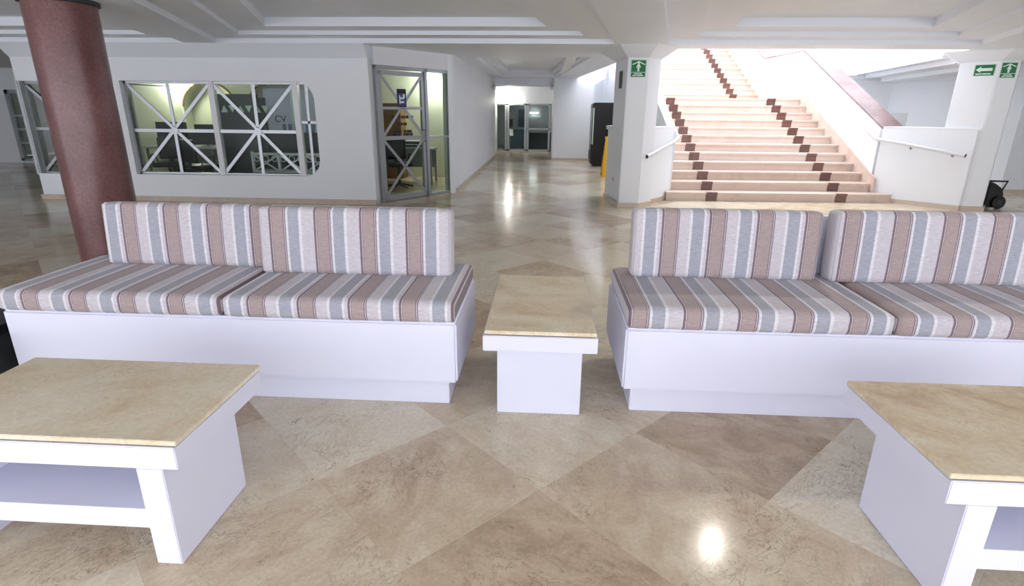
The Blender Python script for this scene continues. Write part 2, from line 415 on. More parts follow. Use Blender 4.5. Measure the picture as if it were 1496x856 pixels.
def coffer(poly, steps, name='coffer'):
    g = G(); z = ZC; cur = poly
    for rise, ins in steps:
        n = len(cur); z2 = z+rise
        g.add([(x, y, z) for x, y in cur]+[(x, y, z2) for x, y in cur], [(i, (i+1) % n, n+(i+1) % n, n+i) for i in range(n)])
        if ins:
            nx = inset(cur, ins)
            g.add([(x, y, z2) for x, y in cur]+[(x, y, z2) for x, y in nx], [(i, (i+1) % n, n+(i+1) % n, n+i) for i in range(n)])
            cur = nx
        z = z2
    g.add([(x, y, z) for x, y in cur], [tuple(range(len(cur)))])
    return build(name, g, 'ceiling_white', ceil, recalc=False)
ST = [(0.066, 0.40), (0.054, 0.42), (0.11, 0)]
for p in (mid, rgt, lft): coffer(p, ST)
coffer(cor, [(0.05, 0.10), (0.05, 0.12), (0.08, 0)])

# ------------------------------------------------------------------ skylit stairwell shell above the ceiling
g = G()
g.prism([(1.2, 9.36), (6.6, 9.36), (6.6, 9.42), (1.2, 9.42)], ZC+0.02, 7.0)
g.prism([(0.2, 19.62), (8.6, 19.62), (8.6, 19.9), (0.2, 19.9)], 3.6, 7.0)
tag(build('wall_stairwell_ends', g, 'wall_white'), None, None, None, 'structure')
g = G().prism([(0.35, 9.42), (0.55, 9.42), (0.55, 19.6), (0.35, 19.6)], ZC+0.02, 7.0)
g.prism([(9.0, 9.42), (9.2, 9.42), (9.2, 19.6), (9.0, 19.6)], ZC+0.02, 7.0)
tag(build('wall_stairwell_sides', g, 'wall_white'), None, None, None, 'structure')

# ------------------------------------------------------------------ window wall on the left
WY0, WY1 = 8.98, 9.22
WXL, WXR = -8.42, -2.72
def arc(cx, cz, r, a0, a1, n=8):
    return [(cx+r*math.cos(math.radians(a0+(a1-a0)*i/n)), cz+r*math.sin(math.radians(a0+(a1-a0)*i/n))) for i in range(n+1)]
def wall_with_holes(name, x0, x1, z0, z1, holes, y0, y1, mat):
    pl = [[Vector((x0, z0, 0)), Vector((x1, z0, 0)), Vector((x1, z1, 0)), Vector((x0, z1, 0))]]
    for h in holes: pl.append([Vector((x, z, 0)) for x, z in h])
    fl = [v for p in pl for v in p]; tr = geometry.tessellate_polygon(pl)
    g = G(); k = len(fl)
    g.add([(v.x, y0, v.y) for v in fl]+[(v.x, y1, v.y) for v in fl], [tuple(t) for t in tr]+[tuple(i+k for i in reversed(t)) for t in tr])
    idx = 0
    for p in pl:
        n = len(p)
        g.f += [(idx+i, idx+(i+1) % n, k+idx+(i+1) % n, k+idx+i) for i in range(n)]
        idx += n
    return build(name, g, mat)
open2 = [(-6.70, 0.43)] + arc(-3.86, 0.70, 0.26, -90, 0) + arc(-3.88, 1.60, 0.28, 0, 62, 6) + [(-3.82, 1.875), (-6.70, 1.875)]
wl = wall_with_holes('wall_left', WXL+0.02, WXR, 0, 2.21, [open2, [(-8.39, 0.42), (-7.0, 0.42), (-7.0, 1.86), (-8.39, 1.86)]], WY0, WY1, 'wall_white')
tag(wl, kind='structure')
# sloping cornice that flares out under the coffers
g = G().sweep([(WY0+0.02, 2.20), (WY0-0.19, ZC+0.002), (WY1+0.1, ZC+0.002), (WY1+0.1, 2.20)], WXL, WXR, lambda p: (p[0], p[1], p[2]))
tag(build('trim_cornice', g, 'ceiling_white'), kind='structure')
tag(build('baseboard_left', G().box(WXL, WXR-0.0, WY0-0.035, WY0+0.02, 0, 0.075), 'skirt_marble'), kind='structure')

YF = 9.10   # window frame plane
def window(name, x0, x1, z0, z1, mull, label, gl='glass', stars=True, extra=None):
    w_ = empty(name, ((x0+x1)/2, YF, z0), label, None, None, 'structure')
    fw = 0.05
    g = G()
    g.box(x0, x1, YF-0.03, YF+0.03, z1-fw, z1); g.box(x0, x1, YF-0.03, YF+0.03, z0, z0+fw*0.8)
    g.box(x0, x0+fw, YF-0.03, YF+0.03, z0, z1); g.box(x1-fw, x1, YF-0.03, YF+0.03, z0, z1)
    build('window_frame', g, 'aluminium', w_)
    xs = [x0+fw/2]+mull+[x1-fw/2]
    for mx_ in mull: build('mullion', G().box(mx_-0.045, mx_+0.045, YF-0.045, YF+0.045, z0+0.01, z1-0.01), 'rail_white', w_)
    for a, b in zip(xs[:-1], xs[1:]):
        build('pane', G().box(a+0.01, b-0.01, YF-0.004, YF+0.004, z0+0.02, z1-0.02), gl, w_)
        if b-a > 0.8 and stars:
            cx, cz = (a+b)/2, (z0+z1)/2-0.03
            L_, R_, B_, T_ = a+0.03, b-0.03, z0+0.04, z1-0.05
            for (p, q) in (((L_, B_), (R_, T_)), ((L_, T_), (R_, B_)), ((L_, cz), (R_, cz)), ((cx, B_), (cx, T_))):
                build('lattice_bar', G().bar((p[0], YF-0.018, p[1]), (q[0], YF-0.018, q[1]), 0.05, 0.018, (0, 1, 0)), 'aluminium', w_)
            hub = G(); hub.tube([(cx, YF-0.034, cz), (cx, YF-0.004, cz)], 0.06, 16); build('hub', hub, 'aluminium', w_, smooth=True)
        elif stars:
            cx, cz = (a+b)/2, (z0+z1)/2
            build('lattice_bar', G().box(cx-0.02, cx+0.02, YF-0.02, YF+0.0, z0+0.03, z1-0.03), 'aluminium', w_)
            build('lattice_bar', G().box(a, b, YF-0.02, YF+0.0, cz+0.1, cz+0.14), 'aluminium', w_)
    return w_
window('window_1', -6.72, -3.56, 0.42, 1.885, [-5.28, -3.93], 'aluminium office window with eight-pointed star lattice and rounded end')
w2 = window('window_2', -8.40, -6.98, 0.40, 1.87, [-7.62], 'greenish glazed corner window behind the round granite column', gl='glass_green', stars=False)
for a_, b_ in (((-8.34, 1.80), (-7.66, 1.15)), ((-8.34, 0.46), (-7.66, 1.10)), ((-8.34, 1.13), (-7.66, 1.13)), ((-8.0, 0.45), (-8.0, 1.80))):
    build('lattice_bar', G().bar((a_[0], YF-0.018, a_[1]), (b_[0], YF-0.018, b_[1]), 0.045, 0.018, (0, 1, 0)), 'aluminium', w2)
build('mullion', G().box(-8.44, -8.36, YF-0.11, YF-0.03, 0.40, 1.87), 'aluminium', w2)
# side panes of the glazed corner
wc = empty('window_3', (-8.39, 9.9, 0.4), 'greenish side pane returning from the glazed corner', None, None, 'structure')
build('pane', G().box(-8.395, -8.385, 9.16, 10.9, 0.42, 1.86), 'glass_green', wc)
build('window_frame', G().box(-8.42, -8.36, 9.14, 10.95, 0.36, 0.44).box(-8.42, -8.36, 9.14, 10.95, 1.84, 1.92).box(-8.42, -8.36, 10.88, 10.95, 0.4, 1.88), 'aluminium', wc)
g = G().box(-8.46, -8.32, 9.22, 13.2, 0, 0.37).box(-8.46, -8.32, 9.22, 13.2, 1.90, ZC).box(-8.46, -8.32, 10.94, 13.2, 0.36, 1.92)
tag(build('wall_office_side', g, 'cream'), kind='structure')

# office back wall with two arched recesses
def arch_pts(cx, hw_, zs, n=14):
    return [(cx-hw_, 0.0)]+[(cx-hw_*math.cos(math.pi*i/n), zs+hw_*0.85*math.sin(math.pi*i/n)) for i in range(n+1)]+[(cx+hw_, 0.0)]
OY = 13.0
a1 = [(x, max(z, 0.02)) for x, z in arch_pts(-8.0+0.35, 0.62, 1.5)]
a2 = [(x, max(z, 0.02)) for x, z in arch_pts(-6.05, 0.72, 1.45)]
tag(wall_with_holes('wall_office_back', -8.4, -1.9, 0, ZC, [a1, a2], OY, OY+0.3, 'cream'), kind='structure')
tag(build('wall_office_recess', G().box(-8.4, -5.0, OY+0.3, OY+0.4, 0, ZC), 'cream'), kind='structure')
for aa, lb in ((-7.65, 0.62), (-6.05, 0.72)):
    g = G(); pts = arch_pts(aa, lb, 1.5 if lb < .7 else 1.45)[1:-1]
    g.tube([(x, OY-0.01, z) for x, z in pts], 0.022, 6); tag(build('trim_arch', g, 'brown_wood'), kind='structure')

# ------------------------------------------------------------------ angled glass door and side light
D0, D1 = Vector((-2.70, 9.20, 0)), Vector((-1.735, 10.555, 0))
du = (D1-D0).normalized(); dn_ = Vector((du.y, -du.x, 0))   # dn_ points to the lobby
DL = (D1-D0).length
def DT(p): return D0+du*p[0]+dn_*p[1]+Vector((0, 0, p[2]))
def dbox(g, a0, a1, n0, n1, z0, z1): return g.box(a0, a1, n0, n1, z0, z1, T=DT)
door = empty('door_1', DT((0.52, 0, 0)), 'glazed aluminium office door with crossed bars and a badge sticker', None, None, 'structure')
g = G(); dbox(g, 0.0, 0.05, -0.04, 0.04, 0, 2.14); dbox(g, 1.03, 1.09, -0.04, 0.04, 0, 2.14); dbox(g, 0, DL, -0.04, 0.04, 2.085, 2.15); dbox(g, DL-0.06, DL, -0.04, 0.04, 0, 2.14)
dbox(g, 1.03, DL, -0.04, 0.04, 0, 0.05)
build('door_frame', g, 'aluminium', door)
g = G(); dbox(g, 0.06, 0.12, -0.025, 0.025, 0.01, 2.07); dbox(g, 0.96, 1.02, -0.025, 0.025, 0.01, 2.07); dbox(g, 0.06, 1.02, -0.025, 0.025, 2.0, 2.07); dbox(g, 0.06, 1.02, -0.025, 0.025, 0.01, 0.10)
dbox(g, 0.06, 1.02, -0.025, 0.025, 1.0, 1.06)
leaf = build('door_leaf', g, 'aluminium', door)
g = G(); dbox(g, 0.11, 0.97, -0.004, 0.004, 0.05, 2.05); build('pane', g, 'glass', leaf)
for (p, q) in (((0.11, 2.01), (0.97, 1.06)), ((0.97, 2.01), (0.11, 1.06)), ((0.11, 1.0), (0.97, 0.1)), ((0.97, 1.0), (0.11, 0.1)), ((0.11, 1.50), (0.97, 1.50))):
    build('cross_bar', G().bar(DT((p[0], 0.012, p[1])), DT((q[0], 0.012, q[1])), 0.045, 0.012, dn_), 'aluminium', leaf)
g = G(); g.tube([DT((0.985, 0.03, 0.95)), DT((0.985, 0.07, 0.97)), DT((0.985, 0.07, 1.13)), DT((0.985, 0.03, 1.15))], 0.012, 8); build('handle', g, 'aluminium_dark', leaf, smooth=True)
g = G(); dbox(g, 0.43, 0.62, 0.014, 0.02, 1.52, 1.80); stk = build('sticker', g, 'dark_navy', leaf)
g = G(); dbox(g, 0.45, 0.60, 0.0195, 0.0225, 1.54, 1.73); build('sticker_emblem', g, 'sticker_purple', leaf)
g = G(); dbox(g, 0.48, 0.57, 0.022, 0.0245, 1.64, 1.67); dbox(g, 0.48, 0.57, 0.022, 0.0245, 1.58, 1.61); dbox(g, 0.47, 0.49, 0.022, 0.0245, 1.57, 1.70); dbox(g, 0.55, 0.59, 0.022, 0.0245, 1.66, 1.72); build('sticker_emblem', g, 'sign_white', leaf)
for zl, cells_ in ((1.36, ((.30, .38), (.46, .49), (.50, .55), (.56, .60), (.61, .66), (.68, .76))), (1.25, ((.42, .46), (.47, .53), (.54, .62))), (1.13, ((.34, .39), (.40, .46), (.47, .50), (.54, .60), (.61, .72))), (1.08, ((.32, .37), (.38, .41), (.42, .47), (.54, .58), (.59, .66), (.67, .74)))):
    g = G()
    for a, b in cells_: dbox(g, a, b, 0.006, 0.008, zl-0.022, zl+0.022)
    build('lettering', g, 'dark_navy', leaf)
sl = empty('window_4', DT((1.36, 0, 0)), 'narrow side light beside the office door', None, None, 'structure')
g = G(); dbox(g, 1.08, DL-0.05, -0.004, 0.004, 0.05, 2.09); build('pane', g, 'glass', sl)
g = G(); dbox(g, 1.08, DL-0.05, -0.02, 0.02, 1.0, 1.04); build('mid_rail', g, 'aluminium', sl)
# wall over the door and jambs
g = G(); dbox(g, -0.03, DL+0.05, -0.12, 0.06, 2.14, ZC+0.005)
tag(build('wall_over_door', g, 'wall_white'), kind='structure')

# ------------------------------------------------------------------ corridor
CX = -1.65
g = G().prism([(CX-0.10, 10.56)] + [(CX-0.10+0.10*math.sin(math.radians(a)), 10.44+0.12-0.12*math.cos(math.radians(a))) for a in range(0, 91, 15)] + [(CX, 19.0), (CX-0.25, 19.0), (CX-0.25, 10.75)], 0, ZC+0.005)
tag(build('wall_corridor_left', g, 'wall_white', smooth=True), kind='structure')
tag(build('baseboard_corridor', G().box(CX-0.01, CX+0.02, 10.55, 19.0, 0, 0.075), 'skirt_marble'), kind='structure')
g = G().box(-2.2, CX-0.18, 18.9, 22.2, 0, ZC); tag(build('wall_corridor_end_left', g, 'wall_white'), kind='structure')
tag(build('wall_corridor_end', G().box(-2.2, 0.6, 21.75, 21.9, 1.70, ZC), 'wall_white'), kind='structure')
tag(build('trim_corridor_beam', G().box(CX-0.3, 0.45, 18.2, 19.1, 2.20, ZC+0.005), 'ceiling_white'), kind='structure')
# corridor end glazed doors
YE = 21.8
def end_unit(name, x0, x1, label, rails):
    e = empty(name, ((x0+x1)/2, YE, 0), label, None, None, 'structure')
    g = G().box(x0, x0+0.07, YE-0.03, YE+0.03, 0, 1.71).box(x1-0.07, x1, YE-0.03, YE+0.03, 0, 1.71).box(x0, x1, YE-0.03, YE+0.03, 1.65, 1.71).box(x0, x1, YE-0.03, YE+0.03, 0, 0.06)
    for z in rails: g.box(x0, x1, YE-0.03, YE+0.03, z, z+0.05)
    build('door_frame', g, 'aluminium', e)
    build('pane', G().box(x0+0.06, x1-0.06, YE-0.004, YE+0.004, 0.05, 1.66), 'glass', e)
    return e
end_unit('door_2', -1.92, -1.46, 'narrow fixed glass panel at the corridor end', [])
e = end_unit('door_3', -1.44, -0.73, 'glazed door at the corridor end with a dark notice', [])
build('notice', G().box(-1.36, -1.24, YE-0.012, YE-0.006, 0.85, 1.15), 'black', e)
build('notice', G().box(-1.36, -1.22, YE-0.012, YE-0.006, 0.55, 0.78), 'sign_white', e)
end_unit('door_4', -0.71, 0.16, 'wide glass panel with a middle rail at the corridor end', [0.78])
g = G().box(-2.6, 1.0, 24.3, 24.5, 0, ZC).box(-2.6, -2.5, 21.9, 24.4, 0, ZC).box(0.9, 1.0, 21.9, 24.4, 0, ZC)
tag(build('wall_far_room', g, 'wall_white'), kind='structure')

# wall behind the vending machine, below the stair void
wv = build('wall_back', G().sweep([(0.21, 0), (1.42, 0), (1.42, 2.22), (1.75, 2.40), (1.75, 4.2), (0.21, 4.2)], 17.95, 18.15, lambda p: (p[1], p[0], p[2])), 'wall_white')
tag(wv, kind='structure')
tag(build('wall_back_recess', G().box(1.2, 1.78, 18.9, 19.0, 0, 2.6), 'wall_white'), kind='structure')
tag(build('baseboard_back', G().box(0.2, 1.42, 17.92, 17.97, 0, 0.07), 'skirt_marble'), kind='structure')
tag(build('wall_corridor_right', G().box(0.21, 0.40, 18.1, 22.0, 0, ZC+0.004), 'wall_white'), kind='structure')

# ------------------------------------------------------------------ far left wall with a glazed opening
FYW = 14.8
wf = wall_with_holes('wall_far_left', FX0, -8.3, 0, ZC, [[(-14.2, 0.05), (-12.0, 0.05), (-12.0, 1.85), (-14.2, 1.85)]], FYW, FYW+0.2, 'wall_white')
tag(wf, kind='structure')
w5 = empty('window_5', (-13.5, FYW, 0.05), 'glazed opening with dark sashes in the far white wall', None, None, 'structure')
g = G().box(-14.22, -14.12, FYW-0.03, FYW+0.1, 0.05, 1.87).box(-14.22, -11.98, FYW-0.03, FYW+0.1, 1.78, 1.87).box(-12.08, -11.98, FYW-0.03, FYW+0.1, 0.05, 1.87).box(-14.2, -12, FYW-0.03, FYW+0.1, 0.05, 0.12)
build('window_frame', g, 'aluminium', w5)
for x in (-13.75, -13.3, -12.7): build('mullion', G().box(x-0.03, x+0.03, FYW-0.02, FYW+0.06, 0.1, 1.8), 'aluminium', w5)
for z in (0.5, 0.85, 1.2): build('transom', G().box(-14.15, -12.05, FYW-0.02, FYW+0.05, z, z+0.05), 'aluminium', w5)
build('pane', G().box(-14.15, -12.05, FYW+0.02, FYW+0.03, 0.1, 1.8), 'glass_green', w5)
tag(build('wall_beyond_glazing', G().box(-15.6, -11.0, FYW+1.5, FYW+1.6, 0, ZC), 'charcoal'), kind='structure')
# added walls out of view, cutting the light from both sides
tag(build('wall_light_block_left', G().box(FX0-0.2, FX0+0.02, FY0, 15.0, 0, ZC), 'wall_white'), kind='structure')

tag(build('wall_light_block_right', G().box(FX1-0.02, FX1+0.2, FY0, 11.8, 0, ZC), 'wall_white'), kind='structure')
# ------------------------------------------------------------------ round granite column
cl = empty('round_column', (-4.43, 5.38, 0), 'round purple-brown granite column standing behind the striped bench', 'column')
build('shaft', G().lathe([(0.285, 0.0), (0.285, 2.37)], -4.43, 5.38, 48), 'granite', cl, smooth=True)
build('collar', G().lathe([(0.29, 2.36), (0.31, 2.365), (0.31, 2.395), (0.29, ZC+0.003)], -4.43, 5.38, 48), 'charcoal', cl, smooth=True)

# ------------------------------------------------------------------ staircase (turned 2.4 degrees to the bench line)
SA = math.radians(2.4); SC, SS = math.cos(SA), math.sin(SA)
def S(p): return (4.0+(p[0]-4.0)*SC-(p[1]-10.05)*SS, 10.05+(p[0]-4.0)*SS+(p[1]-10.05)*SC, p[2])
def sb(g, *a): return g.box(*a, T=S)
RI, TR, SX0, SX1 = 0.148, 0.315, 2.26, 5.84
SY0 = 10.05
stairs = empty('staircase', S((4.0, 10.05, 0)), 'broad pinkish marble staircase with two rows of brown marker tiles', 'staircase')
def flight(n, y0, z0, tr, x0, x1, first_wide):
    for k in range(n):
        y = y0+k*tr; z = z0+k*RI
        a0, a1 = (x0-0.12, x1+0.2) if (k == 0 and first_wide) else (x0, x1)
        zb = z-0.02 if z > 0.02 else 0
        g = G(); sb(g, a0, a1, y+0.012, y+tr+0.04, zb, z+RI-0.03); sb(g, a0, a1, y-0.012, y+tr+0.03, z+RI-0.03, z+RI)
        st = build('step', g, 'stair_marble', stairs)
        for mxl in (2.83, 5.08):
            g = G(); sb(g, mxl, mxl+0.195, y+0.006, y+0.02, max(zb, z), z+RI-0.031); sb(g, mxl, mxl+0.195, y-0.0145, y+0.06, z+RI-0.0295, z+RI+0.002)
            build('marker_tile', g, 'brown_marble', st)
flight(12, SY0, 0, TR, SX0, SX1, True)
LZ = 12*RI; LY0 = SY0+12*TR-TR+0.05; LY1 = 15.95
g = G(); sb(g, SX0, SX1, LY0+0.2, LY1+0.1, LZ-0.15, LZ-0.001); build('landing', g, 'stair_marble', stairs)
flight(12, LY1, LZ, 0.30, SX0, SX1, False)
# stepped skirting along the right hand parapet
def nose(y): return RI+(y-SY0)*RI/TR
poly = [(SY0+0.22, 0.148), (SY0+0.22, nose(SY0+0.22)+0.15), (LY0-0.05, nose(LY0-0.05)+0.16), (LY1, LZ+0.17), (LY1+3.6, LZ+3.6*RI/0.30+0.28), (LY1+3.6, LZ+3.6*RI/0.30-0.1), (LY1, LZ-0.05), (LY0, LZ-0.05)]
g = G().sweep(poly, SX1-0.018, SX1+0.01, lambda p: S((p[0], p[1], p[2]))); build('skirting', g, 'stair_marble', stairs)

def cop(y): return 1.27+0.458*(y-10.5)
YT = 13.80
def parapet(name, x0, x1, label, y_start, dz, cap):
    e = empty(name, S(((x0+x1)/2, 12.0, 0)), label, 'parapet')
    ys = y_start
    poly = [(ys, 0), (ys, cop(ys)+dz), (YT, cop(YT)+dz), (LY1, cop(YT)+dz), (LY1+3.4, cop(YT)+dz+3.4*0.49), (LY1+3.4, 1.2), (LY1, 0)]
    g = G().sweep(poly, x0, x1, lambda p: S(p)); build('wall_body', g, 'wall_white', e)
    capp = [(ys, cop(ys)+dz), (YT, cop(YT)+dz), (LY1, cop(YT)+dz), (LY1+3.4, cop(YT)+dz+3.4*0.49)]
    up = [(y, z+0.03) for y, z in capp]
    g = G().sweep(capp+up[::-1], x0+(0.02 if cap != 'wall_white' else 0), x1+0.02, lambda p: S(p)); build('coping', g, cap, e)
    return e
parapet('stair_parapet', SX1, SX1+0.38, 'white stair parapet capped with sloping brown granite coping', 10.42, 0.0, 'coping_granite')
parapet('stair_parapet', SX0-0.12, SX0, 'white stair parapet with plain white cap rising behind the slotted pillar', 10.27, -0.03, 'wall_white')

# low flanking walls and pillars
def flank(name, pts, thick_side, label, top, cap=0.0):
    e = empty(name, (pts[0][0], pts[0][1], 0), label, 'low wall')
    poly = [tuple(p) for p in pts]+[tuple(p) for p in thick_side]
    build('wall_body', G().prism(poly, 0, top-0.02), 'wall_white', e, bevel=0.006)
    cx_ = sum(p[0] for p in poly)/4; cy_ = sum(p[1] for p in poly)/4
    build('top_edge', G().prism([(x-(cap if x < cx_ else 0), y) for x, y in poly], top-0.021-cap*1.2, top), 'wall_white', e)
    b0, b1 = Vector(pts[0]), Vector(pts[1]); d = (b1-b0).normalized(); nn = Vector((d.y, -d.x))
    if nn.y > 0: nn = -nn
    o_ = nn*0.025
    build('base_trim', G().prism([tuple(b0+o_), tuple(b1+o_), tuple(b1-o_), tuple(b0-o_)], 0, 0.075), 'skirt_marble', e)
    return e
flank('flank_wall', [(1.50, 9.20), (2.235, 10.21)], [(2.20, 10.32), (1.72, 9.90)], 'low white flank wall between slotted pillar and stair foot', 1.245)
flank('flank_wall', [(1.10, 10.33), (1.22, 9.20)], [(1.40, 9.45), (1.28, 10.33)], 'low white ledge wall at the corridor side of the slotted pillar', 1.245, 0.035)
flank('flank_wall', [(5.832, 10.44), (6.74, 9.47)], [(6.85, 9.75), (6.16, 10.52)], 'low white flank wall between granite-capped parapet and arrow-signed pillar', 1.275)
def pillar(name, poly, label):
    cx = sum(p[0] for p in poly)/len(poly); cy = sum(p[1] for p in poly)/len(poly)
    e = empty(name, (cx, cy, 0), label, 'pillar')
    build('shaft', G().prism(poly, 0, 2.27), 'wall_white', e, bevel=0.012)
    big = [(cx+(x-cx)*1.75, cy+(y-cy)*1.75-0.10) for x, y in poly]
    build('capital', G().prism([(cx+(x-cx)*1.04, cy+(y-cy)*1.04) for x, y in poly], 2.255, ZC+0.004, big), 'ceiling_white', e)
    build('base_trim', G().prism([(cx+(x-cx)*1.09, cy+(y-cy)*1.09) for x, y in poly], 0, 0.075), 'skirt_marble', e)
    return e
P1 = [(1.215, 9.18), (1.52, 9.17), (1.76, 9.45), (1.74, 9.95), (1.48, 10.18), (1.12, 9.95)]
P2 = [(6.80, 9.47), (7.05, 9.41), (7.20, 9.60), (7.10, 10.0), (6.72, 10.22), (6.46, 9.84)]
pillar('pillar', P1, 'white angular pillar with dark slot plate and one green sign')
pillar('pillar', P2, 'white angular pillar carrying two green signs')

# handrails
def rail(name, pts, label, br, cap=True):
    e = empty(name, pts[0], label, 'handrail')
    build('rail', G().tube(pts, 0.028, 12), 'rail_white', e, smooth=True)
    for p, q in br: build('bracket', G().tube([p, (p[0]+(q[0]-p[0])*0.5, p[1]+(q[1]-p[1])*0.5, p[2]-0.05), q], 0.012, 8), 'grey_metal', e, smooth=True)
    build('end_cap', G().lathe([(0.03, 0), (0.03, 0.02)], 0, 0, 12) if False else G().tube([Vector(pts[0]), Vector(pts[0])+(Vector(pts[0])-Vector(pts[1])).normalized()*0.012], 0.03, 12), 'charcoal', e)
    return e
def rz(y): return 1.04+(y-10.32)*0.452
A = S((SX1-0.07, 10.38, rz(10.38))); Bp = S((SX1-0.07, YT-0.1, rz(YT-0.1))); Cp = S((SX1-0.07, LY1-0.3, rz(YT-0.1)+0.02))
rail('handrail', [(6.63, 9.47, 0.865), (5.96, 10.18, 1.02), A, Bp, Cp], 'white tubular handrail along the granite-capped parapet',
     [((6.50, 9.61, 0.89), (6.60, 9.66, 0.86)), ((6.10, 10.03, 0.97), (6.18, 10.10, 0.94)), (S((SX1-0.07, 11.6, rz(11.6))), S((SX1+0.005, 11.6, rz(11.6)-0.05))), (S((SX1-0.07, 13.1, rz(13.1))), S((SX1+0.005, 13.1, rz(13.1)-0.05)))])
A = S((SX0+0.06, 10.32, 1.06)); Bp = S((SX0+0.06, YT-0.1, rz(YT-0.1)))
rail('handrail', [(1.625, 9.27, 0.80), (2.20, 10.02, 1.00), A, Bp], 'white tubular handrail starting on the flank wall by the slotted pillar',
     [((1.85, 9.57, 0.88), (1.80, 9.62, 0.85)), ((2.10, 9.90, 0.97), (2.03, 9.95, 0.94))])

# ------------------------------------------------------------------ side hall right of the stairs
pth = [(6.5, 15.0), (8.25, 14.75), (9.05, 11.75), (13.1, 11.65)]
g = G()
for a, b in zip(pth[:-1], pth[1:]):
    d = (Vector(b)-Vector(a)).normalized(); nn = Vector((-d.y, d.x))*0.2
    g.prism([a, b, (b[0]+nn.x, b[1]+nn.y), (a[0]+nn.x, a[1]+nn.y)], 0, ZC+0.004)
tag(build('wall_right', g, 'wall_white'), kind='structure')
for k, (off, z0, z1) in enumerate(((0.30, 2.33, 2.40), (0.20, 2.25, 2.33), (0.10, 2.17, 2.25))):
    g = G()
    pp = [Vector(p) for p in pth]; nr = []
    for i in range(len(pp)):
        ds = []
        if i > 0: ds.append((pp[i]-pp[i-1]).normalized())
        if i < len(pp)-1: ds.append((pp[i+1]-pp[i]).normalized())
        d = sum(ds, Vector((0, 0))).normalized(); nr.append(Vector((d.y, -d.x)))
    for i in range(len(pp)-1):
        g.prism([tuple(pp[i]), tuple(pp[i]+nr[i]*off), tuple(pp[i+1]+nr[i+1]*off), tuple(pp[i+1])], z0, z1+0.003)
    tag(build('trim_%d' % (k+1), g, 'wall_white'), kind='structure')
for k, (o0, o1, dz) in enumerate(((0.0, 0.20, 0.05), (0.20, 0.55, 0.13), (0.55, 0.95, 0.21))):
    d = (Vector((7.43, 15.2))-Vector((6.25, 9.38))).normalized(); nn = Vector((d.y, -d.x)); a0 = Vector((6.25, 9.38))+d*0.9; a1 = Vector((7.43, 15.2))-d*0.5
    g = G().prism([tuple(a0+nn*o0), tuple(a1+nn*o0), tuple(a1+nn*o1), tuple(a0+nn*o1)], ZC-dz, ZC+0.003)
    tag(build('trim_%d' % (k+4), g, 'wall_white'), kind='structure')
tag(build('wall_side_hall_ledge', G().prism([(6.75, 12.6), (7.48, 12.6), (7.40, 12.8), (6.75, 12.8)], 0, 1.50), 'wall_white'), kind='structure')
tag(build('baseboard_right', G().prism([(9.05, 11.72), (13.1, 11.62), (13.1, 11.66), (9.05, 11.76)], 0, 0.075), 'skirt_marble'), kind='structure')

# ------------------------------------------------------------------ benches and cushions
def bench(x0, x1, label, back):
    e = empty('bench', ((x0+x1)/2, 2.95, 0), label, 'bench', 'built-in lobby benches')
    build('seat_box', G().box(x0, x1, 2.57, 3.36, 0.152, 0.486), 'furniture_white', e, bevel=0.012, seg=3, smooth=True)
    ix0, ix1 = x0+0.055, x1-0.055
    build('plinth', G().box(ix0, ix1, 2.635, 3.30, 0, 0.16), 'furniture_white', e, bevel=0.004)
    build('back_board', G().box(*back, 3.275, 3.35, 0.48, 0.93), 'furniture_white', e, bevel=0.01, smooth=True)
    return e
bench(-2.80, -0.42, 'white box bench carrying striped cushions in front of the granite column', (-2.45, -0.62))
bench(0.42, 2.96, 'white box bench carrying striped cushions, facing away from the staircase', (0.62, 2.8))
def seat(x0, x1, ph, label, mt='stripe_fabric'):
    g = G().rbox(((x0+x1)/2, 2.945, 0.538), (x1-x0, 0.77, 0.112), 0.034, (40, 24, 8), (0, 0, 0.008))
    o = build('seat_cushion', g, mt, None, origin=(ph, 2.945, 0.482), smooth='all')
    zt, zb, r = 0.594-0.018, 0.500, 0.0045
    a, b, c, d = x0+0.012, x1-0.012, 2.57, 3.32
    build('piping', G().tube([(a, c+0.004, zb), (b, c+0.004, zb), (b, d, zb), (a, d, zb)], r, 6, closed=True), mt, o, origin=(ph, 2.945, 0.482))
    return tag(o, label, 'cushion', 'striped seat cushions')
seat(-2.815, -1.618, -2.659, 'striped seat cushion below the back cushion that touches the granite column')
seat(-1.612, -0.425, -1.469, 'striped seat cushion on the column-side bench, by the marble side table')
seat(0.425, 1.682, 0.434, 'striped seat cushion on the stair-side bench, by the marble side table', 'stripe_fabric_turned')
seat(1.688, 2.95, 1.681, 'striped seat cushion on the stair-side bench, farther from the side table', 'stripe_fabric_turned')
def back(x0, x1, yb, z0, h, th, lean, ph, label, mt='stripe_fabric'):
    T0 = Vector((0, yb, z0)); ca, sa = math.cos(lean), math.sin(lean)
    def T(p):
        y, z = p[1]-yb, p[2]-z0
        return Vector((p[0], yb+y*ca+z*sa, z0-y*sa+z*ca+th*sa*0.5))
    g = G().rbox(((x0+x1)/2, yb+th/2, z0+h/2), (x1-x0, th, h), 0.026, (40, 8, 20), (0, 0.010, 0.003), T=T)
    o = build('back_cushion', g, mt, None, origin=(ph, yb, z0), smooth='all')
    a, b = x0+0.014, x1-0.014
    pts = [T((a, yb+0.004, z0+0.014)), T((b, yb+0.004, z0+0.014)), T((b, yb+0.004, z0+h-0.014)), T((a, yb+0.004, z0+h-0.014))]
    build('piping', G().tube(pts, 0.004, 6, closed=True), mt, o, origin=(ph, yb, z0))
    return tag(o, label, 'cushion', 'striped back cushions')
back(-2.60, -1.605, 3.09, 0.592, 0.365, 0.13, 0.10, -2.467, 'striped back cushion standing next to the granite column')
back(-1.60, -0.505, 2.985, 0.592, 0.375, 0.13, 0.10, -1.528, 'striped back cushion pulled forward over its neighbour, column-side bench', 'stripe_fabric_turned')
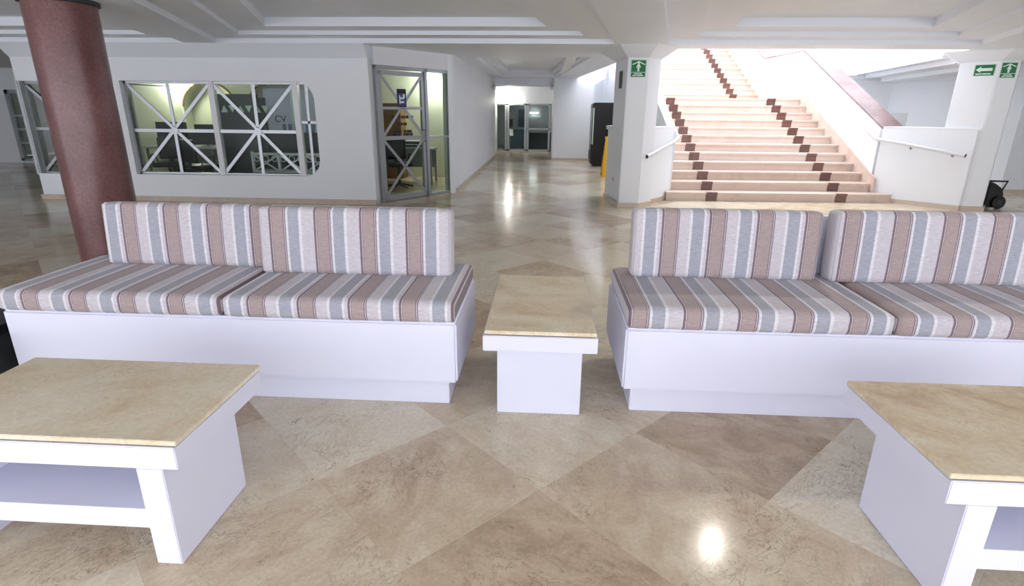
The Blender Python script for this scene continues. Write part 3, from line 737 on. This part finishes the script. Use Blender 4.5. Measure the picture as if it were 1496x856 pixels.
back(0.505, 1.535, 3.09, 0.592, 0.385, 0.13, 0.08, 0.664, 'striped back cushion on the stair-side bench, by the marble side table')
back(1.60, 2.70, 3.08, 0.592, 0.395, 0.13, 0.08, 1.64, 'striped back cushion on the stair-side bench, farther from the side table', 'stripe_fabric_turned')

# low dark box filling the dark area at the far end of the bench
e = empty('dark_box', (-3.22, 2.55, 0), 'low dark box standing against the outer end of the striped bench', 'box')
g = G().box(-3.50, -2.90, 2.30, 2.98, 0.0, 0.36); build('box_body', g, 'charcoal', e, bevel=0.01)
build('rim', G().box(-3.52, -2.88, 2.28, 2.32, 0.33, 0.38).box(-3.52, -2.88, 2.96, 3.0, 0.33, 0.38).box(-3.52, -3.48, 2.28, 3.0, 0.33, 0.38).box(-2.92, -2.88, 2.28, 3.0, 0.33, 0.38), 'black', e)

# ------------------------------------------------------------------ tables
e = empty('side_table', (0, 2.95, 0), 'small white side table with beige marble top between the two benches', 'table')
build('table_top', G().box(-0.267, 0.267, 2.475, 3.425, 0.4735, 0.4925), 'table_marble', e, bevel=0.002)
build('shadow_gap_strip', G().box(-0.262, 0.262, 2.480, 3.42, 0.469, 0.474), 'brown_marble', e)  # dark strip that paints the shade of the gap under the top
build('apron', G().box(-0.275, 0.275, 2.462, 3.438, 0.392, 0.470), 'furniture_white', e, bevel=0.003)
build('pedestal', G().box(-0.214, 0.212, 2.566, 3.33, 0, 0.393), 'furniture_white', e, bevel=0.003)
def coffee(x0, x1, y0, y1, label, inl, inr):
    e = empty('coffee_table', ((x0+x1)/2, (y0+y1)/2, 0), label, 'table', 'low marble coffee tables')
    build('table_top', G().box(x0, x1, y0+0.004, y1, 0.4705, 0.489), 'table_marble', e, bevel=0.002)
    build('shadow_gap_strip', G().box(x0+0.009, x1-0.009, y0+0.010, y1-0.01, 0.465, 0.471), 'brown_marble', e)  # shaded gap below the slab, done as a dark inset strip
    build('apron', G().box(x0+0.006, x1-0.006, y0, y1-0.004, 0.384, 0.466), 'furniture_white', e, bevel=0.003)
    for a in (x0+inl, x1-inr-0.09):
        build('leg', G().box(a, a+0.09, y0+0.0005, y1-0.135, 0, 0.385), 'furniture_white', e, bevel=0.003)
    build('shelf', G().box(x0+inl+0.085, x1-inr-0.085, y0+0.001, y1-0.14, 0.150, 0.226), 'furniture_white', e)
    return e
coffee(-2.125, -1.148, 1.468, 2.035, 'low white coffee table with brown-veined marble top before the column-side bench', 0.06, 0.06)
coffee(1.222, 2.20, 1.470, 2.075, 'low white coffee table with pale marble top before the stair-side bench', 0.07, 0.07)

# ------------------------------------------------------------------ signs and plates
def sign(name, a, b, z0, z1, label, kind):
    """a,b: xy of the lower left/right corners on the wall, seen from the front"""
    a, b = Vector(a+(0,)), Vector(b+(0,)); u = (b-a).normalized(); n = Vector((u.y, -u.x, 0)); w_ = (b-a).length; h = z1-z0
    def T(p): return a+u*(p[0]*w_)+n*p[1]+Vector((0, 0, z0+p[2]*h))
    e = empty(name, tuple(T((0.5, 0, 0))), label, 'sign', 'green safety signs')
    bx = lambda g, x0, x1, n0, n1, q0, q1: g.box(x0, x1, n0, n1, q0, q1, T=T)
    build('backing', bx(G(), -0.05, 1.05, -0.01, 0.004, -0.05, 1.06), 'sign_frame', e)
    build('plate', bx(G(), 0, 1, 0.003, 0.008, 0, 1), 'sign_green', e)
    def flat(poly, nm='emblem'):
        g = G().sweep(poly, 0.0075, 0.0095, lambda p: T((p[1], p[0], p[2]))); return build(nm, g, 'sign_white', e)
    if kind == 'meet':
        flat([(0.04, 0.76), (0.5, 0.96), (0.96, 0.76), (0.93, 0.71), (0.5, 0.89), (0.07, 0.71)], 'roof_emblem')
        cxp = [(0.5+0.075*math.cos(t*math.pi/5), 0.82+0.065*math.sin(t*math.pi/5)) for t in range(10)]; flat(cxp, 'person_emblem')
        flat([(0.42, 0.755), (0.58, 0.755), (0.66, 0.56), (0.61, 0.54), (0.57, 0.64), (0.57, 0.32), (0.51, 0.32), (0.5, 0.50), (0.49, 0.32), (0.43, 0.32), (0.43, 0.64), (0.39, 0.54), (0.34, 0.56)], 'person_emblem')
        flat([(0.0, 0.255), (1, 0.255), (1, 0.285), (0, 0.285)], 'divider')
        for q0, q1, z in ((0.22, 0.40, 0.15), (0.42, 0.52, 0.15), (0.56, 0.76, 0.15), (0.12, 0.36, 0.05), (0.40, 0.86, 0.05)):
            flat([(q0, z), (q1, z), (q1, z+0.06), (q0, z+0.06)], 'lettering')
    else:
        flat([(0.05, 0.56), (0.30, 0.86), (0.30, 0.70), (0.90, 0.70), (0.90, 0.42), (0.30, 0.42), (0.30, 0.27)], 'arrow_emblem')
        for q0, q1 in ((0.08, 0.28), (0.31, 0.40), (0.43, 0.86)): flat([(q0, 0.09), (q1, 0.09), (q1, 0.2), (q0, 0.2)], 'lettering')
    return e
sign('exit_sign', (1.268, 9.172), (1.478, 9.165), 1.985, 2.215, 'green assembly sign with white figure under a roof on the slotted pillar', 'meet')
u_ = (Vector(P2[0])-Vector(P2[5])); 
def onl(t): return (P2[5][0]+u_.x*t, P2[5][1]+u_.y*t)
sign('exit_sign', onl(0.42), onl(0.90), 2.055, 2.205, 'green evacuation sign with white arrow on the two-signed pillar', 'arrow')
v_ = (Vector(P2[1])-Vector(P2[0]))
sign('exit_sign', (P2[0][0]+v_.x*0.12, P2[0][1]+v_.y*0.12), (P2[0][0]+v_.x*0.84, P2[0][1]+v_.y*0.84), 2.02, 2.225, 'green assembly sign with white figure under a roof, beside the arrow sign', 'meet')
# dark slot plate and low outlet on the left pillar
pl = (Vector(P1[0])-Vector(P1[5])); pn = Vector((pl.y, -pl.x)).normalized()
def plate(name, t0, t1, z0, z1, label, cat, mat):
    a = Vector(P1[5])+pl*t0; b = Vector(P1[5])+pl*t1
    e = empty(name, (a.x, a.y, z0), label, cat)
    build('frame', G().prism([tuple(a), tuple(b), tuple(b+pn*0.012), tuple(a+pn*0.012)], z0-0.01, z1+0.01), 'sign_frame', e)
    a2, b2 = a.lerp(b, 0.12), a.lerp(b, 0.88)
    build('face', G().prism([tuple(a2), tuple(b2), tuple(b2+pn*0.018), tuple(a2+pn*0.018)], z0, z1), mat, e)
plate('wall_plate', 0.42, 0.74, 1.83, 2.08, 'dark vertical slot plate on the pillar beside the stairs', 'plate', 'charcoal')
fe = Vector((1.22, 9.20)); ff = Vector((1.10, 10.33)); fd = (fe-ff).normalized(); fnn = Vector((-abs(fd.y), fd.x*-1)).normalized()
a = ff.lerp(fe, 0.55); b = ff.lerp(fe, 0.63)
e = empty('wall_outlet', (a.x, a.y, 0.33), 'small outlet low on the ledge wall beside the slotted pillar', 'outlet')
build('plate', G().prism([tuple(a), tuple(b), tuple(b+Vector((-0.012, 0))), tuple(a+Vector((-0.012, 0)))], 0.33, 0.46), 'sign_frame', e)
build('socket', G().prism([tuple(a.lerp(b, .25)), tuple(a.lerp(b, .75)), tuple(a.lerp(b, .75)+Vector((-0.016, 0))), tuple(a.lerp(b, .25)+Vector((-0.016, 0)))], 0.36, 0.43), 'charcoal', e)

# ------------------------------------------------------------------ vending machine, wet floor sign, portable speaker
e = empty('vending_machine', (1.62, 16.4, 0), 'tall black vending machine in the recess below the stairs', 'vending machine')
build('cabinet', G().box(1.30, 1.875, 16.02, 16.70, 0.03, 1.69), 'black', e, bevel=0.012)
build('door', G().box(1.255, 1.30, 16.04, 16.68, 0.08, 1.66), 'black', e, bevel=0.01)
build('light_strip', G().box(1.275, 1.305, 16.008, 16.024, 0.60, 1.55).box(1.243, 1.256, 16.06, 16.20, 0.60, 1.55), 'sign_frame', e)
build('foot', G().box(1.34, 1.85, 16.05, 16.68, 0, 0.04), 'charcoal', e)
build('delivery_flap', G().box(1.243, 1.256, 16.22, 16.65, 0.2, 0.42), 'charcoal', e)

e = empty('wet_floor_sign', (1.50, 13.6, 0), 'yellow folding wet floor sign half behind the pillar ledge', 'floor sign')
def panel(s):
    g = G(); w0, w1 = 0.16, 0.10
    y0, y1 = 13.6+s*0.20, 13.6+s*0.02
    for t in (0, 1):
        pass
    vs = [(1.50-w0, y0, 0), (1.50+w0, y0, 0), (1.50+w1, y1, 0.88), (1.50-w1, y1, 0.88)]
    vs2 = [(x, y+s*0.02, z) for x, y, z in vs]
    return g.add(vs+vs2, [(0, 1, 2, 3), (7, 6, 5, 4), (0, 4, 5, 1), (1, 5, 6, 2), (2, 6, 7, 3), (3, 7, 4, 0)])
build('panel', panel(-1), 'yellow', e); build('panel', panel(1), 'yellow', e)
build('hinge', G().box(1.39, 1.61, 13.55, 13.65, 0.865, 0.91), 'yellow', e)

SXp, SYp = 7.45, 9.86
e = empty('portable_speaker', (SXp, SYp, 0), 'black wheeled speaker with angular carry handle beside the two-signed pillar', 'speaker')
pr = [(-0.13, 0.03), (0.0, 0.01), (0.08, 0.03), (0.13, 0.10), (0.135, 0.18), (0.12, 0.27), (0.07, 0.34), (-0.02, 0.40), (-0.09, 0.43), (-0.13, 0.43)]
build('body', G().sweep(pr, SYp-0.13, SYp+0.13, lambda p: (SXp+p[1], p[0], p[2])), 'black', e, bevel=0.01)
g = G().tube([(SXp-0.12, SYp-0.1, 0.40), (SXp-0.12, SYp-0.1, 0.445), (SXp+0.16, SYp-0.1, 0.445), (SXp+0.10, SYp-0.1, 0.28)], 0.016, 8); build('handle', g, 'black', e)
for s in (-1, 1):
    wh = build('wheel', G().tube([(SXp+0.06, SYp+s*0.135, 0.105), (SXp+0.06, SYp+s*0.17, 0.105)], 0.105, 20), 'black', e, smooth=True)
    build('hub', G().tube([(SXp+0.06, SYp+s*0.165, 0.105), (SXp+0.06, SYp+s*0.175, 0.105)], 0.04, 14), 'charcoal', wh, smooth=True)
build('foot', G().box(SXp-0.16, SXp-0.07, SYp-0.12, SYp+0.10, 0.0, 0.07), 'grey_metal', e, bevel=0.015)

# ------------------------------------------------------------------ office furniture behind the glass
def board(name, x0, x1, y, z0, z1, label, mat, cat):
    e = empty(name, ((x0+x1)/2, y, z0), label, cat)
    build('panel', G().box(x0, x1, y, y+0.05, z0, z1), mat, e)
    return e
e = empty('display_counter', (-5.9, 10.6, 0), 'tall black display counter with a band of white triangles', 'counter')
build('panel', G().box(-6.20, -5.38, 10.55, 10.75, 0, 1.72), 'black', e)
build('panel', G().box(-5.42, -5.20, 10.57, 10.75, 0, 1.66), 'dark_navy', e)
build('panel', G().box(-5.24, -4.0, 10.60, 10.78, 0, 1.05), 'dark_navy', e)
for i in range(7):
    x = -6.16+i*0.155; up = i % 2
    z0, z1 = 1.40, 1.52
    tri = [(x, z0), (x+0.13, z0), (x+0.065, z1)] if up else [(x, z1), (x+0.065, z0), (x+0.13, z1)]
    build('triangle', G().sweep(tri, 10.54, 10.553 if x < -5.5 else 10.575, lambda p: (p[1], p[0], p[2])), 'sign_white', e)
e = empty('blind', (-4.7, 10.66, 1.05), 'pale lilac sheet with two dark letters standing on the counter behind the star window', 'blind')
build('sheet', G().box(-5.23, -4.05, 10.66, 10.69, 1.045, 1.83), 'paper_lilac', e)
build('fold', G().box(-4.72, -4.67, 10.645, 10.665, 1.05, 1.81), 'sign_white', e)
for i in range(8): build('tassel', G().box(-4.92+i*0.11, -4.86+i*0.11, 10.645, 10.665, 1.05, 1.2), 'blue_grey', e)
cu = bpy.data.curves.new('lettering', 'FONT'); cu.body = 'CV'; cu.size = 0.17; cu.extrude = 0.004
to = bpy.data.objects.new('lettering_curve', cu); col.objects.link(to)
bpy.context.view_layer.update()
me = bpy.data.meshes.new_from_object(to.evaluated_get(bpy.context.evaluated_depsgraph_get()))
bpy.data.objects.remove(to)
lt = bpy.data.objects.new('lettering', me); me.materials.clear(); me.materials.append(MATS['dark_navy']); col.objects.link(lt); lt.parent = e
lt.location = Vector((-5.06, 10.655, 1.235))-ORG[e.name]; lt.rotation_euler = (math.radians(90), 0, 0)

# white wrought lattice bench
e = empty('lattice_bench', (-4.6, 9.75, 0), 'white wrought-iron lattice bench inside the star window', 'bench')
bx0, bx1, by = -5.12, -3.72, 9.78
build('top_rail', G().box(bx0, bx1, by-0.02, by+0.02, 0.70, 0.74), 'rail_white', e)
build('bottom_rail', G().box(bx0, bx1, by-0.02, by+0.02, 0.40, 0.43), 'rail_white', e)
for i in range(4):
    x = bx0+i*(bx1-bx0)/3
    build('leg' if i in (0, 3) else 'post', G().box(x-0.02, x+0.02, by-0.02, by+0.02, 0.0 if i in (0, 3) else 0.41, 0.76), 'rail_white', e)
for i in range(3):
    x0 = bx0+i*(bx1-bx0)/3; x1 = x0+(bx1-bx0)/3
    build('brace', G().bar((x0, by, 0.42), (x1, by, 0.71), 0.025, 0.015, (0, 1, 0)), 'rail_white', e)
    build('brace', G().bar((x0, by, 0.71), (x1, by, 0.42), 0.025, 0.015, (0, 1, 0)), 'rail_white', e)
    for k in range(3):
        xc = x0+(k+0.5)*(x1-x0)/3
        g = G().tube([(xc+0.05*math.cos(t*math.pi/6), by, 0.64+0.05*math.sin(t*math.pi/6)) for t in range(12)], 0.008, 6, closed=True); build('scroll', g, 'rail_white', e)
build('seat', G().box(bx0, bx1, by+0.02, by+0.40, 0.39, 0.42), 'rail_white', e)
for x in (bx0+0.02, bx1-0.02): build('leg', G().box(x-0.02, x+0.02, by+0.36, by+0.40, 0, 0.40), 'rail_white', e)

def desk(x0, x1, y0, y1, h, label, mat='rail_white'):
    e = empty('office_desk', ((x0+x1)/2, (y0+y1)/2, 0), label, 'desk')
    build('desk_top', G().box(x0, x1, y0, y1, h-0.035, h), mat, e)
    for x in (x0+0.03, x1-0.06):
        for y in (y0+0.03, y1-0.06): build('leg', G().box(x, x+0.035, y, y+0.035, 0, h-0.03), 'grey_metal', e)
    build('modesty_panel', G().box(x0+0.05, x1-0.05, y1-0.05, y1-0.03, 0.3, h-0.03), 'grey_metal', e)
    return e
def monitor(x, y, z, w_, h, label, rot=0):
    e = empty('monitor', (x, y, z), label, 'monitor')
    build('stand', G().box(x-0.10, x+0.10, y-0.08, y+0.08, z, z+0.015).box(x-0.02, x+0.02, y-0.015, y+0.015, z, z+0.12), 'black', e)
    build('screen', G().box(x-w_/2, x+w_/2, y-0.02, y+0.02, z+0.10, z+0.10+h), 'black', e)
def chair(x, y, rot, label):
    c, s = math.cos(rot), math.sin(rot)
    T = lambda p: (x+p[0]*c-p[1]*s, y+p[0]*s+p[1]*c, p[2])
    e = empty('office_chair', (x, y, 0), label, 'chair', 'black office chairs')
    build('seat', G().rbox((0, 0, 0.46), (0.46, 0.44, 0.08), 0.03, (8, 8, 4), T=T), 'black', e, smooth='all')
    build('backrest', G().rbox((0, 0.22, 0.74), (0.42, 0.06, 0.40), 0.025, (8, 4, 8), T=T), 'black', e, smooth='all')
    build('back_post', G().box(-0.03, 0.03, 0.20, 0.23, 0.42, 0.62, T=T), 'charcoal', e)
    build('gas_lift', G().tube([T((0, 0, 0.08)), T((0, 0, 0.44))], 0.03, 10), 'charcoal', e)
    for k in range(5):
        a = k*2*math.pi/5
        build('base_arm', G().tube([T((0, 0, 0.09)), T((0.27*math.cos(a), 0.27*math.sin(a), 0.03))], 0.02, 6), 'charcoal', e)
    for sx_ in (-1, 1):
        build('armrest', G().tube([T((sx_*0.22, -0.1, 0.46)), T((sx_*0.26, -0.1, 0.64)), T((sx_*0.26, 0.14, 0.64)), T((sx_*0.22, 0.14, 0.46))], 0.016, 6), 'charcoal', e)
desk(-7.9, -6.5, 10.9, 11.6, 0.74, 'white office desk with dark screens seen through the star window')
monitor(-7.45, 11.2, 0.74, 0.62, 0.36, 'wide dark monitor on the desk in the star-window office')
monitor(-6.78, 11.25, 0.74, 0.44, 0.32, 'small dark monitor on the desk in the star-window office')
chair(-7.05, 10.35, 0.3, 'black office chair turned slightly, before the desk with screens')
chair(-6.25, 10.05, math.pi-0.4, 'black office chair beside the black display counter')
chair(-7.75, 9.9, -0.3, 'black office chair close to the glazed corner')
e = empty('low_counter', (-7.2, 12.4, 0), 'long low black counter along the cream office wall', 'counter')
build('body', G().box(-8.25, -6.28, 12.2, 12.75, 0, 0.92), 'black', e); build('counter_top', G().box(-8.27, -6.26, 12.17, 12.78, 0.92, 0.96), 'charcoal', e)
e = board('wall_board', -6.98, -6.42, 12.93, 1.0, 1.42, 'dark notice board on the cream office wall', 'black', 'board')
# behind the glass door
desk(-3.6, -2.3, 11.6, 12.2, 0.72, 'grey work table behind the glazed door', 'grey_metal')
desk(-3.95, -3.25, 10.85, 11.4, 0.58, 'low white table behind the glazed door')
chair(-2.85, 11.0, 0.5, 'black office chair behind the glazed door')
e = empty('tall_cabinet', (-3.35, 12.7, 0), 'tall brown wooden cabinet at the office back wall', 'cabinet')
build('body', G().box(-3.62, -3.15, 12.55, 12.98, 0, 1.6), 'brown_wood', e)
build('door', G().box(-3.60, -3.17, 12.53, 12.555, 0.05, 1.57), 'brown_wood', e); build('handle', G().box(-3.22, -3.20, 12.51, 12.535, 0.7, 0.85), 'charcoal', e)
board('pin_board', -4.15, -3.66, 12.93, 0.85, 1.62, 'blue-grey pin board beside the brown cabinet', 'blue_grey', 'board')
e = empty('paper_stack', (-2.75, 11.9, 0.72), 'pile of papers and dark folders on the grey work table', 'paper stack')
for i in range(5): build('folder', G().box(-3.0+0.02*i, -2.5-0.03*(i % 2), 11.72, 12.0, 0.72+0.03*i, 0.745+0.03*i), ['rail_white', 'charcoal'][i % 2], e)
# things in the room at the corridor end
e = empty('reception_desk', (-0.4, 23.2, 0), 'dark reception desk behind the corridor end glazing', 'desk')
build('front_panel', G().box(-0.65, 0.4, 23.0, 23.1, 0, 0.62), 'charcoal', e); build('desk_top', G().box(-0.7, 0.45, 22.95, 23.5, 0.62, 0.66), 'grey_metal', e)
board('poster', -1.15, -0.85, 24.248, 0.8, 1.5, 'blue poster on the far wall beyond the corridor doors', 'blue_grey', 'poster')
tag(build('low_partition', G().box(-1.4, -0.75, 23.4, 23.46, 0, 0.72), 'blue_grey'), 'low blue-grey partition beyond the corridor doors', 'partition')

# ------------------------------------------------------------------ lamps the building has
# one round downlight above the frame: its reflection is the bright spot on the floor
ZT = ZC+0.23
dx, dy = 1.76, 4.62
e = empty('downlight_offscreen', (dx, dy, ZT), 'round downlight in the coffer before the staircase', 'lamp')
build('trim_ring', G().lathe([(0.07, ZT-0.012), (0.07, ZT+0.004)], dx, dy, 24), 'rail_white', e, smooth=True)
build('diffuser_offscreen', G().lathe([(0.04, ZT-0.016), (0.04, ZT-0.010)], dx, dy, 24), 'spot_lit', e)
d = bpy.data.lights.new('downlight_glow_offscreen', 'AREA'); d.shape = 'DISK'; d.size = 0.08; d.energy = 16; d.color = (1, 0.95, 0.86)
o = bpy.data.objects.new('downlight_glow_offscreen', d); o.location = Vector((0, 0, -0.03)); o.parent = e; col.objects.link(o)
# lamps that can be seen in the photograph behind the glass and at the corridor end
def bulkhead(x, y, z, r, label, power, color):
    e = empty('bulkhead_lamp', (x, y, z-r), label, 'lamp')
    build('base', G().box(x-r*0.8, x+r*0.8, y-0.02, y+0.004, z-r*0.8, z+r*0.8), 'rail_white', e)
    build('bulb', G().rbox((x, y-0.02-r*0.5, z), (r*1.6, r, r*1.6), r*0.49, (8, 6, 8)), 'lamp', e, smooth='all')
    if power:
        d = bpy.data.lights.new('bulkhead_glow', 'POINT'); d.energy = power; d.shadow_soft_size = r; d.color = color
        o = bpy.data.objects.new('bulkhead_glow', d); o.parent = e; o.location = (0, -0.08-2*r, r); col.objects.link(o)
bulkhead(-8.20, 12.998, 1.97, 0.06, 'small bright lamp high on the cream wall behind the star window', 26, (0.98, 1.0, 0.92))
bulkhead(-2.485, 12.998, 2.076, 0.05, 'small bright lamp high on the cream wall behind the glazed door', 22, (0.98, 1.0, 0.92))
bulkhead(-0.938, 21.752, 1.735, 0.03, 'tiny bright lamp over the corridor end doors beside the bare lamp', 0, (1, 1, 1))
e = empty('tube_lamp', (-0.49, 24.28, 1.33), 'short lit tube on the far wall beyond the corridor doors', 'lamp')
build('housing', G().box(-0.66, -0.32, 24.27, 24.303, 1.32, 1.41), 'rail_white', e)
build('tube', G().tube([(-0.65, 24.25, 1.363), (-0.33, 24.25, 1.363)], 0.028, 10), 'tube_lit', e, smooth=True)
e = empty('wall_lamp', (-1.36, 21.66, 1.74), 'bright bare lamp over the corridor end doors', 'lamp')
build('base', G().box(-1.42, -1.30, 21.70, 21.76, 1.74, 1.86), 'rail_white', e)
g = G().rbox((-1.36, 21.66, 1.78), (0.13, 0.13, 0.13), 0.064, (8, 8, 8)); build('bulb', g, 'lamp', e, smooth='all')
d = bpy.data.lights.new('bulb_glow', 'POINT'); d.energy = 6; d.shadow_soft_size = 0.08; d.color = (1, 0.96, 0.9)
o = bpy.data.objects.new('bulb_glow', d); o.parent = e; o.location = (0, -0.16, 0.04); col.objects.link(o)
for x, lb in ((-1.60, 'small white ceiling camera at the corridor left wall'), (0.14, 'small white ceiling camera at the lilac wall corner')):
    e = empty('security_camera', (x, 18.1, 2.1), lb, 'camera')
    build('mount', G().box(x-0.03, x+0.03, 18.1, 18.2, 2.16, 2.28), 'rail_white', e)
    build('housing', G().tube([(x, 18.18, 2.16), (x, 17.98, 2.10)], 0.05, 12), 'rail_white', e, smooth=True)
